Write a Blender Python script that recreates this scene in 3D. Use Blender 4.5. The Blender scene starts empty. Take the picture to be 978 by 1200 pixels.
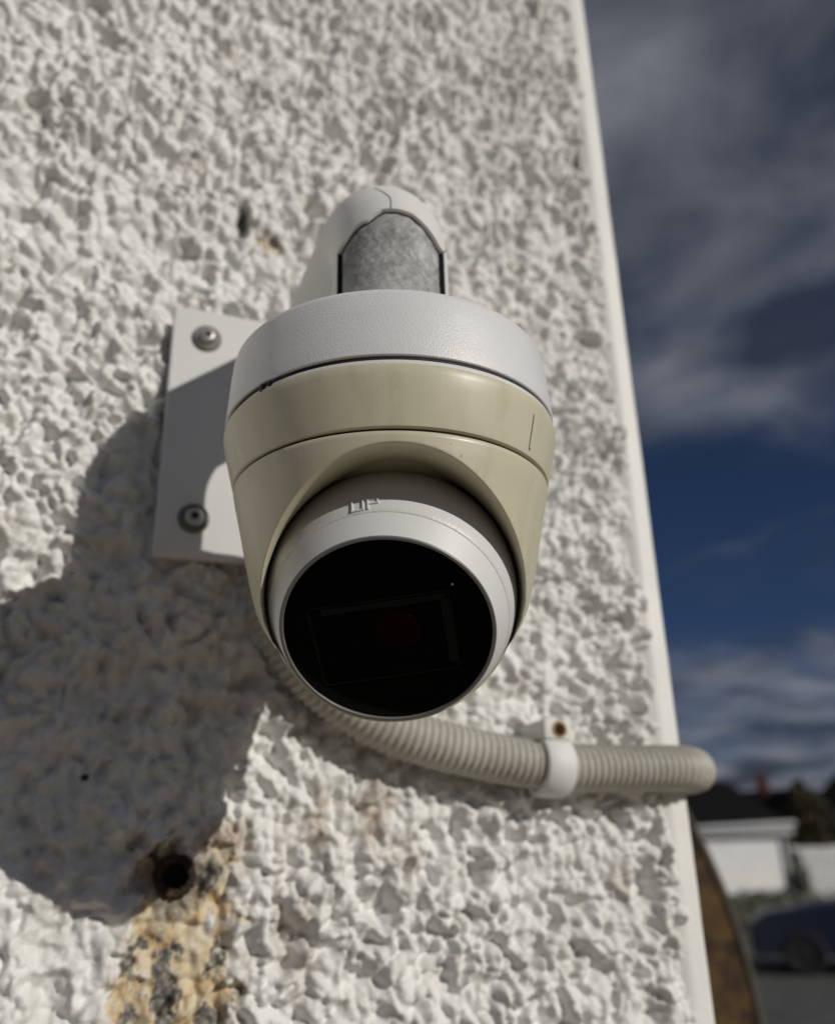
import bpy, bmesh, math, random
import numpy as np
from mathutils import Vector, Matrix

random.seed(4)
scene = bpy.context.scene
COL = scene.collection
PI = math.pi

# ------------------------------------------------------------------ camera
CAM = Vector((-0.09911, -0.41023, -0.14369))
YAW, PITCH, ROLL, FPX = 0.377684, 0.374951, -0.025667, 1024.34
fw = Vector((math.sin(YAW)*math.cos(PITCH), math.cos(YAW)*math.cos(PITCH), math.sin(PITCH)))
rt = Vector((math.cos(YAW), -math.sin(YAW), 0.0))
up = rt.cross(fw)
r2 = math.cos(ROLL)*rt + math.sin(ROLL)*up
u2 = -math.sin(ROLL)*rt + math.cos(ROLL)*up
cd = bpy.data.cameras.new('camera')
co = bpy.data.objects.new('camera', cd)
COL.objects.link(co)
m = Matrix((r2, u2, -fw)).transposed().to_4x4()
m.translation = CAM
co.matrix_world = m
cd.sensor_fit = 'HORIZONTAL'
cd.sensor_width = 36.0
cd.lens = FPX/978.0*36.0
cd.clip_start = 0.01
cd.clip_end = 2000.0
cd.dof.use_dof = True
cd.dof.focus_distance = 0.268
cd.dof.aperture_fstop = 9.4
cd.dof.aperture_blades = 0
scene.camera = co

# ------------------------------------------------------------------ light
SUN_DIR = Vector((0.63, -1.0, 0.495)).normalized()     # towards the sun
SUN_EL = math.asin(SUN_DIR.z)
SUN_AZ = math.atan2(SUN_DIR.x, SUN_DIR.y)
sl = bpy.data.lights.new('sun', 'SUN')
sl.energy = 4.6
sl.angle = math.radians(0.53)
sl.color = (1.0, 0.955, 0.875)
so = bpy.data.objects.new('sun', sl)
COL.objects.link(so)
so.rotation_euler = SUN_DIR.to_track_quat('Z', 'Y').to_euler()

world = bpy.data.worlds.new('World')
scene.world = world
world.use_nodes = True
wn, wl = world.node_tree.nodes, world.node_tree.links
wn.clear()
w_out = wn.new('ShaderNodeOutputWorld')
w_bg = wn.new('ShaderNodeBackground')
w_bg.inputs['Strength'].default_value = 0.06
w_sky = wn.new('ShaderNodeTexSky')
w_sky.sky_type = 'NISHITA'
w_sky.sun_disc = False
w_sky.sun_elevation = SUN_EL
w_sky.sun_rotation = SUN_AZ
w_sky.altitude = 3500.0
w_sky.air_density = 1.0
w_sky.dust_density = 0.2
w_sky.ozone_density = 4.0
# clouds: a broken deck overhead, a clear band and a low bank above the horizon
w_tc = wn.new('ShaderNodeTexCoord')
w_sep = wn.new('ShaderNodeSeparateXYZ')
wl.new(w_tc.outputs['Generated'], w_sep.inputs[0])
def wmath(op, a, b=None, clamp=False):
    n = wn.new('ShaderNodeMath'); n.operation = op; n.use_clamp = clamp
    for i, v in enumerate((a, b)):
        if v is None: continue
        if isinstance(v, (int, float)): n.inputs[i].default_value = v
        else: wl.new(v, n.inputs[i])
    return n.outputs[0]
zc = wmath('ADD', wmath('MAXIMUM', w_sep.outputs[2], 0.0), 0.16)
cx = wmath('DIVIDE', w_sep.outputs[0], zc)
cy = wmath('DIVIDE', w_sep.outputs[1], zc)
w_comb = wn.new('ShaderNodeCombineXYZ')
wl.new(cx, w_comb.inputs[0]); wl.new(cy, w_comb.inputs[1])
def wnoise(scale, detail, off, rough=0.55, dist=0.0):
    mp = wn.new('ShaderNodeMapping'); mp.inputs['Location'].default_value = off
    mp.inputs['Rotation'].default_value = (0, 0, 0.6)
    mp.inputs['Scale'].default_value = (1.0, 0.95, 1.0)
    wl.new(w_comb.outputs[0], mp.inputs[0])
    n = wn.new('ShaderNodeTexNoise'); n.inputs['Scale'].default_value = scale
    n.inputs['Detail'].default_value = detail; n.inputs['Roughness'].default_value = rough
    n.inputs['Distortion'].default_value = dist
    wl.new(mp.outputs[0], n.inputs['Vector'])
    return n.outputs['Fac']
n_big = wnoise(2.1, 6.0, (3.1, 1.7, 0.0), 0.55, 0.6)
n_shade = wnoise(2.9, 6.0, (7.3, 2.2, 1.0), 0.52, 0.45)
w_cov = wn.new('ShaderNodeValToRGB')                     # cover against elevation (sine)
w_cov.color_ramp.interpolation = 'B_SPLINE'
els = w_cov.color_ramp.elements
els[0].position = 0.0; els[0].color = (0.85,)*3 + (1,)
els[1].position = 1.0; els[1].color = (0.6,)*3 + (1,)
for p, v in ((0.13, 0.56), (0.185, 0.42), (0.235, 0.08), (0.38, -0.05), (0.46, 0.18), (0.54, 0.78), (0.70, 0.74)):
    e = els.new(p); e.color = (v, v, v, 1)
wl.new(w_sep.outputs[2], w_cov.inputs[0])
cov = wmath('ADD', wmath('MULTIPLY', n_big, 1.5), wmath('SUBTRACT', w_cov.outputs[0], 0.86))
w_mr = wn.new('ShaderNodeMapRange'); w_mr.interpolation_type = 'SMOOTHSTEP'
w_mr.inputs[1].default_value = -0.06; w_mr.inputs[2].default_value = 0.78
wl.new(cov, w_mr.inputs[0])
w_cr = wn.new('ShaderNodeValToRGB')
w_cr.color_ramp.elements[0].position = 0.40; w_cr.color_ramp.elements[0].color = (1.05, 1.25, 1.75, 1)
w_cr.color_ramp.elements[1].position = 0.67; w_cr.color_ramp.elements[1].color = (5.6, 5.8, 6.7, 1)
wl.new(n_shade, w_cr.inputs[0])
w_tint = wn.new('ShaderNodeMix'); w_tint.data_type = 'RGBA'; w_tint.blend_type = 'MULTIPLY'
w_tint.inputs[0].default_value = 1.0
wl.new(w_sky.outputs[0], w_tint.inputs[6]); w_tint.inputs[7].default_value = (0.62, 0.66, 0.75, 1)
w_mix = wn.new('ShaderNodeMix'); w_mix.data_type = 'RGBA'
wl.new(w_mr.outputs[0], w_mix.inputs[0]); wl.new(w_tint.outputs[2], w_mix.inputs[6]); wl.new(w_cr.outputs[0], w_mix.inputs[7])
wl.new(w_mix.outputs[2], w_bg.inputs['Color'])
wl.new(w_bg.outputs[0], w_out.inputs['Surface'])

scene.view_settings.view_transform = 'Standard'
scene.view_settings.look = 'None'
scene.view_settings.exposure = -0.74
scene.view_settings.gamma = 1.0
scene.view_settings.use_curve_mapping = False
scene.render.engine = 'CYCLES'
scene.cycles.use_denoising = True
scene.cycles.max_bounces = 8

# ------------------------------------------------------------------ helpers
def link(o, parent=None):
    COL.objects.link(o)
    if parent is not None: o.parent = parent
    return o

def tag(o, label=None, cat=None, group=None, kind=None):
    if label: o['label'] = label
    if cat: o['category'] = cat
    if group: o['group'] = group
    if kind: o['kind'] = kind
    return o

def empty(name, loc=(0, 0, 0), rz=0.0):
    o = bpy.data.objects.new(name, None)
    o.empty_display_size = 0.05
    o.location = loc; o.rotation_euler = (0, 0, rz)
    return link(o)

def mesh_obj(name, verts, faces, mat, parent=None, smooth=True, sharp=None):
    me = bpy.data.meshes.new(name)
    me.from_pydata([tuple(v) for v in verts], [], [tuple(f) for f in faces])
    me.update()
    if mat: me.materials.append(mat)
    if smooth:
        me.polygons.foreach_set('use_smooth', [True]*len(me.polygons))
        if sharp is not None: me.set_sharp_from_angle(angle=math.radians(sharp))
    o = bpy.data.objects.new(name, me)
    link(o, parent)
    if parent is not None:                       # geometry is written in world space
        o.matrix_parent_inverse = parent.matrix_basis.inverted()
    return o

def bm_obj(name, bm, mat, parent=None, smooth=True, sharp=35):
    bmesh.ops.recalc_face_normals(bm, faces=bm.faces)
    me = bpy.data.meshes.new(name)
    bm.to_mesh(me); bm.free()
    if mat: me.materials.append(mat)
    if smooth:
        me.polygons.foreach_set('use_smooth', [True]*len(me.polygons))
        me.set_sharp_from_angle(angle=math.radians(sharp))
    o = bpy.data.objects.new(name, me)
    link(o, parent)
    if parent is not None:
        o.matrix_parent_inverse = parent.matrix_basis.inverted()
    return o

def frame(n, hint=Vector((0, 0, 1))):
    n = Vector(n).normalized()
    a = n.cross(hint)
    if a.length < 1e-6: a = n.cross(Vector((1, 0, 0)))
    a.normalize()
    return a, a.cross(n).normalized(), n      # a, b, n

def add_revolve(bm, prof, origin, n=(0, 0, 1), seg=96, hint=Vector((0, 0, 1)), close=False):
    """prof: list of (radius, height along n)."""
    a, b, n = frame(n, hint)
    o = Vector(origin)
    rings = []
    for r, h in prof:
        if r < 1e-7:
            rings.append([bm.verts.new(o + n*h)])
        else:
            rings.append([bm.verts.new(o + n*h + a*(r*math.cos(2*PI*k/seg)) + b*(r*math.sin(2*PI*k/seg))) for k in range(seg)])
    pairs = list(zip(rings[:-1], rings[1:]))
    if close: pairs.append((rings[-1], rings[0]))
    for p, q in pairs:
        for k in range(seg):
            k2 = (k+1) % seg
            if len(p) == 1 and len(q) == 1: continue
            if len(p) == 1: bm.faces.new((p[0], q[k], q[k2]))
            elif len(q) == 1: bm.faces.new((p[k], p[k2], q[0]))
            else: bm.faces.new((p[k], p[k2], q[k2], q[k]))
    return rings

def revolve(name, prof, origin, n, mat, parent=None, seg=96, sharp=30, close=False):
    bm = bmesh.new()
    add_revolve(bm, prof, origin, n, seg, close=close)
    return bm_obj(name, bm, mat, parent, True, sharp)

def add_box(bm, c, half, ax=None, bevel=0.0, seg=2):
    """box at centre c with half sizes along three axes."""
    ax = ax or (Vector((1, 0, 0)), Vector((0, 1, 0)), Vector((0, 0, 1)))
    M = Matrix(ax).transposed().to_4x4() @ Matrix.Diagonal((half[0]*2, half[1]*2, half[2]*2, 1))
    M.translation = Vector(c)
    g = bmesh.ops.create_cube(bm, size=1.0, matrix=M)
    if bevel > 0:
        es = list({e for v in g['verts'] for e in v.link_edges})
        bmesh.ops.bevel(bm, geom=es, offset=bevel, segments=seg, profile=0.5, affect='EDGES')

def box(name, c, half, mat, parent=None, ax=None, bevel=0.0, seg=2, sharp=40):
    bm = bmesh.new()
    add_box(bm, c, half, ax, bevel, seg)
    return bm_obj(name, bm, mat, parent, bevel > 0, sharp)

def catmull(pts, per=12):
    pts = [Vector(p) for p in pts]
    P = [pts[0]*2 - pts[1]] + pts + [pts[-1]*2 - pts[-2]]
    out = []
    for i in range(1, len(P)-2):
        p0, p1, p2, p3 = P[i-1:i+3]
        for k in range(per):
            t = k/per
            out.append(0.5*((2*p1) + (p2-p0)*t + (2*p0-5*p1+4*p2-p3)*t*t + (3*p1-p0-3*p2+p3)*t**3))
    out.append(pts[-1])
    return out

def resample(path, step):
    d = [0.0]
    for a, b in zip(path[:-1], path[1:]): d.append(d[-1] + (b-a).length)
    n = max(2, int(d[-1]/step)+1)
    ts = np.linspace(0, d[-1], n)
    arr = np.array([list(p) for p in path])
    return [Vector((np.interp(t, d, arr[:, 0]), np.interp(t, d, arr[:, 1]), np.interp(t, d, arr[:, 2]))) for t in ts], ts

def sweep(path, radii, seg=24, cap=True):
    """tube along path with a parallel transported frame; returns verts, faces."""
    V, F = [], []
    t0 = (path[1]-path[0]).normalized()
    a = t0.cross(Vector((0, 1, 0.01))).normalized()
    for i, p in enumerate(path):
        t = (path[min(i+1, len(path)-1)] - path[max(i-1, 0)]).normalized()
        a = (a - t*a.dot(t)).normalized()
        b = t.cross(a)
        r = radii[i] if hasattr(radii, '__len__') else radii
        for k in range(seg):
            th = 2*PI*k/seg
            V.append(p + a*(r*math.cos(th)) + b*(r*math.sin(th)))
    for i in range(len(path)-1):
        for k in range(seg):
            k2 = (k+1) % seg
            F.append((i*seg+k, i*seg+k2, (i+1)*seg+k2, (i+1)*seg+k))
    if cap:
        F.append(tuple(range(seg))[::-1]); F.append(tuple((len(path)-1)*seg+k for k in range(seg)))
    return V, F

# ------------------------------------------------------------------ materials
def new_mat(name):
    mt = bpy.data.materials.new(name); mt.use_nodes = True
    nt = mt.node_tree
    return mt, nt.nodes, nt.links, nt.nodes['Principled BSDF']

def noise_node(N, L, scale, detail=4.0, rough=0.55, coord='Object', dist=0.0, sc3=None):
    tc = N.new('ShaderNodeTexCoord')
    n = N.new('ShaderNodeTexNoise')
    n.inputs['Scale'].default_value = scale; n.inputs['Detail'].default_value = detail
    n.inputs['Roughness'].default_value = rough; n.inputs['Distortion'].default_value = dist
    if sc3:
        mp = N.new('ShaderNodeMapping'); mp.inputs['Scale'].default_value = sc3
        L.new(tc.outputs[coord], mp.inputs[0]); L.new(mp.outputs[0], n.inputs['Vector'])
    else:
        L.new(tc.outputs[coord], n.inputs['Vector'])
    return n.outputs['Fac']

def ramp(N, L, fac, stops):
    r = N.new('ShaderNodeValToRGB')
    e = r.color_ramp.elements
    e[0].position, e[0].color = stops[0][0], tuple(stops[0][1]) + (1,)
    e[1].position, e[1].color = stops[-1][0], tuple(stops[-1][1]) + (1,)
    for p, c in stops[1:-1]:
        x = e.new(p); x.color = tuple(c) + (1,)
    L.new(fac, r.inputs[0])
    return r.outputs[0]

def bump(N, L, height, strength, distance, normal=None):
    b = N.new('ShaderNodeBump')
    b.inputs['Strength'].default_value = strength; b.inputs['Distance'].default_value = distance
    L.new(height, b.inputs['Height'])
    if normal is not None: L.new(normal, b.inputs['Normal'])
    return b.outputs[0]

def mat_simple(name, col, rough=0.5, var=0.08, vscale=30.0, bscale=None, bstr=0.3, bdist=0.0003, spec=0.5, metal=0.0, rvar=0.0):
    mt, N, L, P = new_mat(name)
    f = noise_node(N, L, vscale, 5.0)
    lo = tuple(max(0.0, c*(1-var)) for c in col); hi = tuple(min(1.0, c*(1+var)) for c in col)
    L.new(ramp(N, L, f, [(0.3, lo), (0.7, hi)]), P.inputs['Base Color'])
    P.inputs['Roughness'].default_value = rough
    if rvar:
        L.new(ramp(N, L, noise_node(N, L, vscale*3, 4.0), [(0.3, (rough-rvar,)*3), (0.7, (rough+rvar,)*3)]), P.inputs['Roughness'])
    P.inputs['Specular IOR Level'].default_value = spec
    P.inputs['Metallic'].default_value = metal
    if bscale:
        L.new(bump(N, L, noise_node(N, L, bscale, 3.0), bstr, bdist), P.inputs['Normal'])
    return mt

def mix_col(N, L, fac, a, b, mode='MIX'):
    mx = N.new('ShaderNodeMix'); mx.data_type = 'RGBA'; mx.blend_type = mode
    for sock, v in ((0, fac), (6, a), (7, b)):
        if isinstance(v, (int, float)): mx.inputs[sock].default_value = v
        elif isinstance(v, tuple): mx.inputs[sock].default_value = v + (1,) if len(v) == 3 else v
        else: L.new(v, mx.inputs[sock])
    return mx.outputs[2]

def attr(N, name):
    a = N.new('ShaderNodeAttribute'); a.attribute_name = name
    return a.outputs['Fac']

# painted roughcast with flaked and stained places carried by vertex attributes
def make_render_mat():
    mt, N, L, P = new_mat('painted_roughcast')
    base = ramp(N, L, noise_node(N, L, 14.0, 6.0, 0.6), [(0.28, (0.66, 0.65, 0.62)), (0.5, (0.745, 0.745, 0.725)), (0.72, (0.785, 0.785, 0.77))])
    grime = ramp(N, L, noise_node(N, L, 55.0, 6.0, 0.65, dist=0.5), [(0.34, (0.80, 0.78, 0.735)), (0.52, (1, 1, 1))])
    base = mix_col(N, L, 0.45, base, grime, 'MULTIPLY')
    spk = ramp(N, L, noise_node(N, L, 900.0, 2.0), [(0.30, (0.72, 0.70, 0.66)), (0.42, (1, 1, 1))])
    base = mix_col(N, L, 0.6, base, spk, 'MULTIPLY')
    och = ramp(N, L, noise_node(N, L, 110.0, 5.0, 0.6), [(0.25, (0.36, 0.235, 0.12)), (0.40, (0.53, 0.39, 0.22)), (0.52, (0.62, 0.52, 0.36)), (0.72, (0.64, 0.585, 0.47))])
    agg = ramp(N, L, noise_node(N, L, 240.0, 5.0, 0.65), [(0.3, (0.05, 0.045, 0.04)), (0.5, (0.18, 0.165, 0.145)), (0.7, (0.40, 0.385, 0.36))])
    stn = mix_col(N, L, 1.0, base, (0.46, 0.31, 0.20), 'MULTIPLY')
    c = mix_col(N, L, attr(N, 'stain'), base, stn)
    c = mix_col(N, L, attr(N, 'ochre'), c, och)
    c = mix_col(N, L, attr(N, 'aggregate'), c, agg)
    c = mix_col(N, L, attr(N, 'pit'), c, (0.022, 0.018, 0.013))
    L.new(c, P.inputs['Base Color'])
    P.inputs['Roughness'].default_value = 0.62
    P.inputs['Specular IOR Level'].default_value = 0.35
    b1 = bump(N, L, noise_node(N, L, 420.0, 5.0, 0.6), 0.4, 0.0007)
    b2 = bump(N, L, noise_node(N, L, 1500.0, 3.0), 0.3, 0.0002, b1)
    L.new(b2, P.inputs['Normal'])
    return mt

M = {}
M['render'] = make_render_mat()
M['bead'] = mat_simple('smooth_white_bead_paint', (0.78, 0.77, 0.735), 0.55, 0.04, 25, 260, 0.35, 0.0006)
M['plate'] = mat_simple('bracket_plate_paint', (0.70, 0.70, 0.69), 0.42, 0.03, 30, 1200, 0.2, 0.0001)
M['cap'] = mat_simple('textured_white_powder_coat', (0.70, 0.705, 0.715), 0.32, 0.03, 40, 2000, 0.7, 0.00024)
M['arm'] = mat_simple('arm_white_paint', (0.70, 0.70, 0.685), 0.5, 0.05, 45, 700, 0.15, 0.0002)
M['gasket'] = mat_simple('black_rubber_gasket', (0.008, 0.008, 0.008), 0.7, 0.1)
M['lip'] = mat_simple('white_lip_ring', (0.70, 0.70, 0.70), 0.22, 0.02, 60, 900, 0.3, 0.0002)
M['dark'] = mat_simple('dark_grey_gap', (0.015, 0.014, 0.013), 0.8, 0.1)
M['ball'] = mat_simple('textured_white_plastic', (0.66, 0.665, 0.665), 0.36, 0.02, 40, 1500, 0.6, 0.0003)
M['ball_smooth'] = mat_simple('smooth_white_plastic', (0.68, 0.685, 0.68), 0.46, 0.02, 40, 1700, 0.35, 0.0002)
M['bezel'] = mat_simple('grey_bezel', (0.16, 0.155, 0.15), 0.45, 0.08, 200)
M['clip'] = mat_simple('white_clip_plastic', (0.70, 0.70, 0.68), 0.58, 0.06, 80)
M['steel'] = mat_simple('dull_screw_steel', (0.42, 0.41, 0.38), 0.38, 0.2, 300, 600, 0.3, 0.0002, metal=0.85)
M['washer'] = mat_simple('tarnished_washer', (0.17, 0.163, 0.15), 0.5, 0.25, 260, 500, 0.3, 0.0002, metal=0.6)
M['socket'] = mat_simple('black_socket', (0.01, 0.01, 0.01), 0.7)

def make_cream():
    mt, N, L, P = new_mat('cream_yellowed_plastic')
    c = ramp(N, L, noise_node(N, L, 22.0, 5.0, 0.55), [(0.28, (0.51, 0.475, 0.34)), (0.5, (0.56, 0.525, 0.39)), (0.72, (0.58, 0.545, 0.42))])
    dirt = ramp(N, L, noise_node(N, L, 650.0, 2.0), [(0.22, (0.55, 0.50, 0.42)), (0.29, (1, 1, 1))])
    runs = ramp(N, L, noise_node(N, L, 130.0, 5.0, 0.6, sc3=(1.0, 1.0, 0.12)), [(0.30, (0.86, 0.84, 0.80)), (0.50, (1, 1, 1))])
    c = mix_col(N, L, 0.75, c, runs, 'MULTIPLY')
    L.new(mix_col(N, L, 0.8, c, dirt, 'MULTIPLY'), P.inputs['Base Color'])
    L.new(ramp(N, L, noise_node(N, L, 60.0, 5.0, 0.6), [(0.3, (0.33,)*3), (0.7, (0.46,)*3)]), P.inputs['Roughness'])
    P.inputs['Specular IOR Level'].default_value = 0.45
    L.new(bump(N, L, noise_node(N, L, 1800.0, 2.0), 0.12, 0.0001), P.inputs['Normal'])
    return mt
M['cream'] = make_cream()

def make_primer():
    mt, N, L, P = new_mat('bare_grey_metal_patch')
    f = noise_node(N, L, 330.0, 7.0, 0.72, dist=1.2)
    f2 = noise_node(N, L, 70.0, 4.0)
    a = ramp(N, L, f, [(0.30, (0.20, 0.20, 0.198)), (0.5, (0.42, 0.42, 0.418)), (0.70, (0.66, 0.66, 0.655))])
    b = ramp(N, L, f2, [(0.32, (0.55, 0.55, 0.55)), (0.62, (1, 1, 1))])
    L.new(mix_col(N, L, 1.0, a, b, 'MULTIPLY'), P.inputs['Base Color'])
    P.inputs['Roughness'].default_value = 0.75
    L.new(bump(N, L, f, 0.5, 0.0004), P.inputs['Normal'])
    return mt
M['primer'] = make_primer()

def make_glass():
    mt, N, L, P = new_mat('black_camera_glass')
    P.inputs['Base Color'].default_value = (0.0009, 0.0009, 0.001, 1)
    P.inputs['Roughness'].default_value = 0.04
    P.inputs['Specular IOR Level'].default_value = 0.045
    return mt
M['glass'] = make_glass()
M['glass_line'] = mat_simple('dark_window_frame', (0.0038, 0.0038, 0.0042), 0.5, 0.1, 300, spec=0.08)
M['lens'] = mat_simple('dark_red_lens', (0.0060, 0.0012, 0.0009), 0.05, 0.1, 100, spec=0.045)
M['led'] = mat_simple('clear_led_bead', (0.25, 0.25, 0.26), 0.1, 0.02)

def make_conduit():
    mt, N, L, P = new_mat('grey_conduit_plastic')
    c = ramp(N, L, noise_node(N, L, 35.0, 5.0, 0.6), [(0.28, (0.34, 0.325, 0.28)), (0.6, (0.44, 0.425, 0.375)), (0.75, (0.50, 0.485, 0.44))])
    d = ramp(N, L, noise_node(N, L, 400.0, 3.0), [(0.3, (0.78, 0.74, 0.66)), (0.5, (1, 1, 1))])
    L.new(mix_col(N, L, 0.8, c, d, 'MULTIPLY'), P.inputs['Base Color'])
    P.inputs['Roughness'].default_value = 0.5
    return mt
M['conduit'] = make_conduit()

def make_rust(name, cols, scale=60.0, rough=0.85, bdist=0.001):
    mt, N, L, P = new_mat(name)
    f = noise_node(N, L, scale, 7.0, 0.65, dist=0.6)
    L.new(ramp(N, L, f, cols), P.inputs['Base Color'])
    P.inputs['Roughness'].default_value = rough
    P.inputs['Specular IOR Level'].default_value = 0.3
    L.new(bump(N, L, noise_node(N, L, scale*3, 5.0), 0.6, bdist), P.inputs['Normal'])
    return mt
M['rust'] = make_rust('dark_rusted_iron', [(0.3, (0.014, 0.010, 0.008)), (0.5, (0.036, 0.022, 0.015)), (0.7, (0.10, 0.05, 0.028))], 220.0, bdist=0.0006)
M['nail'] = make_rust('rusted_nail', [(0.3, (0.010, 0.005, 0.003)), (0.6, (0.035, 0.014, 0.006)), (0.8, (0.09, 0.035, 0.012))], 500.0, bdist=0.0003)
M['nail_stain'] = make_rust('rust_bleed', [(0.3, (0.22, 0.11, 0.035)), (0.6, (0.42, 0.27, 0.12)), (0.8, (0.55, 0.42, 0.24))], 300.0, bdist=0.0001)
M['rust_panel'] = make_rust('mottled_rust_panel', [(0.28, (0.010, 0.006, 0.005)), (0.45, (0.032, 0.016, 0.008)), (0.58, (0.085, 0.048, 0.015)), (0.75, (0.062, 0.026, 0.010))], 20.0, bdist=0.002)
M['panel_rim'] = mat_simple('weathered_pale_rim', (0.07, 0.062, 0.048), 0.8, 0.3, 14)

# ------------------------------------------------------------------ numpy noise
def _h(ix, iy, s):
    h = (ix.astype(np.int64)*374761393 + iy.astype(np.int64)*668265263 + s*974634777) & 0xFFFFFFFF
    h = ((h ^ (h >> 13))*1274126177) & 0xFFFFFFFF
    h = ((h ^ (h >> 16))*2246822519) & 0xFFFFFFFF
    h = h ^ (h >> 15)
    return (h & 0xFFFFFF)/float(0xFFFFFF)

def perlin(x, y, s=0):
    ix = np.floor(x); iy = np.floor(y)
    fx = x-ix; fy = y-iy
    u = fx*fx*fx*(fx*(fx*6-15)+10); v = fy*fy*fy*(fy*(fy*6-15)+10)
    def g(dx, dy):
        a = _h(ix+dx, iy+dy, s)*2*np.pi
        return np.cos(a)*(fx-dx) + np.sin(a)*(fy-dy)
    return ((g(0, 0)*(1-u)+g(1, 0)*u)*(1-v) + (g(0, 1)*(1-u)+g(1, 1)*u)*v)*1.5

def fbm(x, y, s=0, o=4, gain=0.5):
    a, t = 1.0, 0.0
    for i in range(o):
        t = t + a*perlin(x*2**i+i*17.3, y*2**i-i*9.1, s+i); a *= gain
    return t

def lumps(x, y, cell, s, rad=0.8, k=9.0, prob=1.0, floor=-0.7, hmin=0.66):
    """smooth union of rounded stones, 0..1"""
    gx, gy = x/cell, y/cell
    ix, iy = np.floor(gx), np.floor(gy)
    acc = np.full_like(x, math.exp(k*floor))
    for dx in (-1, 0, 1):
        for dy in (-1, 0, 1):
            cx_, cy_ = ix+dx, iy+dy
            jx = cx_ + 0.1+0.8*_h(cx_, cy_, s); jy = cy_ + 0.1+0.8*_h(cx_, cy_, s+1)
            hg = hmin+(1-hmin)*_h(cx_, cy_, s+2)
            rr = rad*(0.65+0.5*_h(cx_, cy_, s+3))
            th = np.pi*_h(cx_, cy_, s+4); el = 0.7+0.6*_h(cx_, cy_, s+5)
            ex = (gx-jx)*np.cos(th)+(gy-jy)*np.sin(th); ey = -(gx-jx)*np.sin(th)+(gy-jy)*np.cos(th)
            d2 = (ex*el)**2 + (ey/el)**2
            v = hg*(1-d2/(rr*rr))
            if prob < 1.0: v = np.where(_h(cx_, cy_, s+6) < prob, v, -1.0)
            acc = acc + np.exp(k*np.maximum(v, -1.0))
    return np.log(acc)/k

def sstep(a, b, x):
    t = np.clip((x-a)/(b-a), 0, 1)
    return t*t*(3-2*t)

# ------------------------------------------------------------------ house wall
GROUND_Z = -2.0
EDGE_X = 0.2153          # corner of the house
BEAD_X = 0.2025          # where the smooth strip begins
ANCHOR = (-0.0508, -0.1492)

wall = empty('house_wall', (0, 0, GROUND_Z))
tag(wall, 'white painted roughcast house wall with a flaked ochre patch and smooth corner strip', 'wall')

def graded(lo, a, b, hi, fine, coarse):
    mid = np.arange(a, b, fine)
    left, x, st = [], a, fine
    while x > lo:
        st = min(st*1.16, coarse); x -= st; left.append(max(x, lo))
    right, x, st = [], mid[-1], fine
    while x < hi:
        st = min(st*1.16, coarse); x += st; right.append(min(x, hi))
    return np.concatenate([np.array(left[::-1]), mid, np.array(right)])

gx = graded(-3.2, -0.225, BEAD_X+0.0075, BEAD_X+0.008, 0.00085, 0.022)
gz = graded(GROUND_Z, -0.240, 0.525, 2.6, 0.00085, 0.022)
X, Z = np.meshgrid(gx, gz)

# gradually smoother, dragged texture low on the left, finer dash on the right
wxp = X + 0.0030*perlin(X/0.016, Z/0.016, 11) + 0.0010*perlin(X/0.005, Z/0.005, 12)
wzp = Z + 0.0030*perlin(X/0.016, Z/0.016, 13) + 0.0010*perlin(X/0.005, Z/0.005, 14)
L1 = lumps(wxp, wzp, 0.0100, 21, 0.80, 6.5, 0.85)
L2 = lumps(wxp+0.3, wzp+0.1, 0.0056, 31, 0.78, 6.5, 0.9)
L3 = lumps(wxp-0.2, wzp+0.5, 0.0031, 41, 0.8)
big = fbm(X/0.06, Z/0.06, 51, 3)
amp = 0.80+0.50*np.clip(fbm(X/0.07, Z/0.07, 52, 3), -1, 1)
Hh = amp*(0.0064*L1 + 0.0050*L2 + 0.0012*L3) + 0.0018*big + 0.0007*fbm(X/0.0042, Z/0.0042, 53, 3, 0.6)
# small steep pits between the stones
pits = lumps(wxp+0.7, wzp-0.3, 0.0135, 61, 0.44, 12.0, 0.62, 0.0)
pits2 = lumps(wxp-0.4, wzp+0.9, 0.030, 65, 0.33, 12.0, 0.5, 0.0)
Hh = Hh - 0.0055*np.clip(pits-0.14, 0, 1)*(1+0.5*fbm(X/0.006, Z/0.006, 66, 2)) - 0.0085*np.clip(pits2-0.14, 0, 1)
Hh = Hh + 0.0018*fbm(wxp/0.020, wzp/0.020, 67, 3, 0.5)
Hh = Hh - Hh.mean()

# flaked patch round the anchor
px, pz = X-ANCHOR[0], Z-ANCHOR[1]
nz1 = fbm(X/0.020, Z/0.020, 71, 4, 0.6); nz2 = fbm(X/0.008, Z/0.008, 72, 4, 0.6)
half_w = np.where(pz > 0, 0.017, 0.0200)
dbox = np.maximum(np.abs(px-0.0035)-half_w, np.maximum(pz-0.012, -0.13-pz))
dpatch = dbox + 0.009*nz1 + 0.0045*nz2
flake = sstep(0.0012, -0.0012, dpatch)
dis = np.hypot(px, pz)
agg_f = fbm(X/0.015, Z/0.019, 73, 4, 0.6)
aggr = flake*np.clip(sstep(0.05, 0.14, agg_f - 0.30 + 0.20*sstep(-0.03, -0.055, pz)) + sstep(0.0215, 0.012, dis+0.006*nz1)*0.6*sstep(-0.012, 0.0, px), 0, 1)
Hh = Hh*(1-0.45*flake) - 0.0016*flake + aggr*0.0022*fbm(X/0.005, Z/0.005, 74, 3) + flake*0.0012*fbm(X/0.009, Z/0.009, 76, 3)
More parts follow.
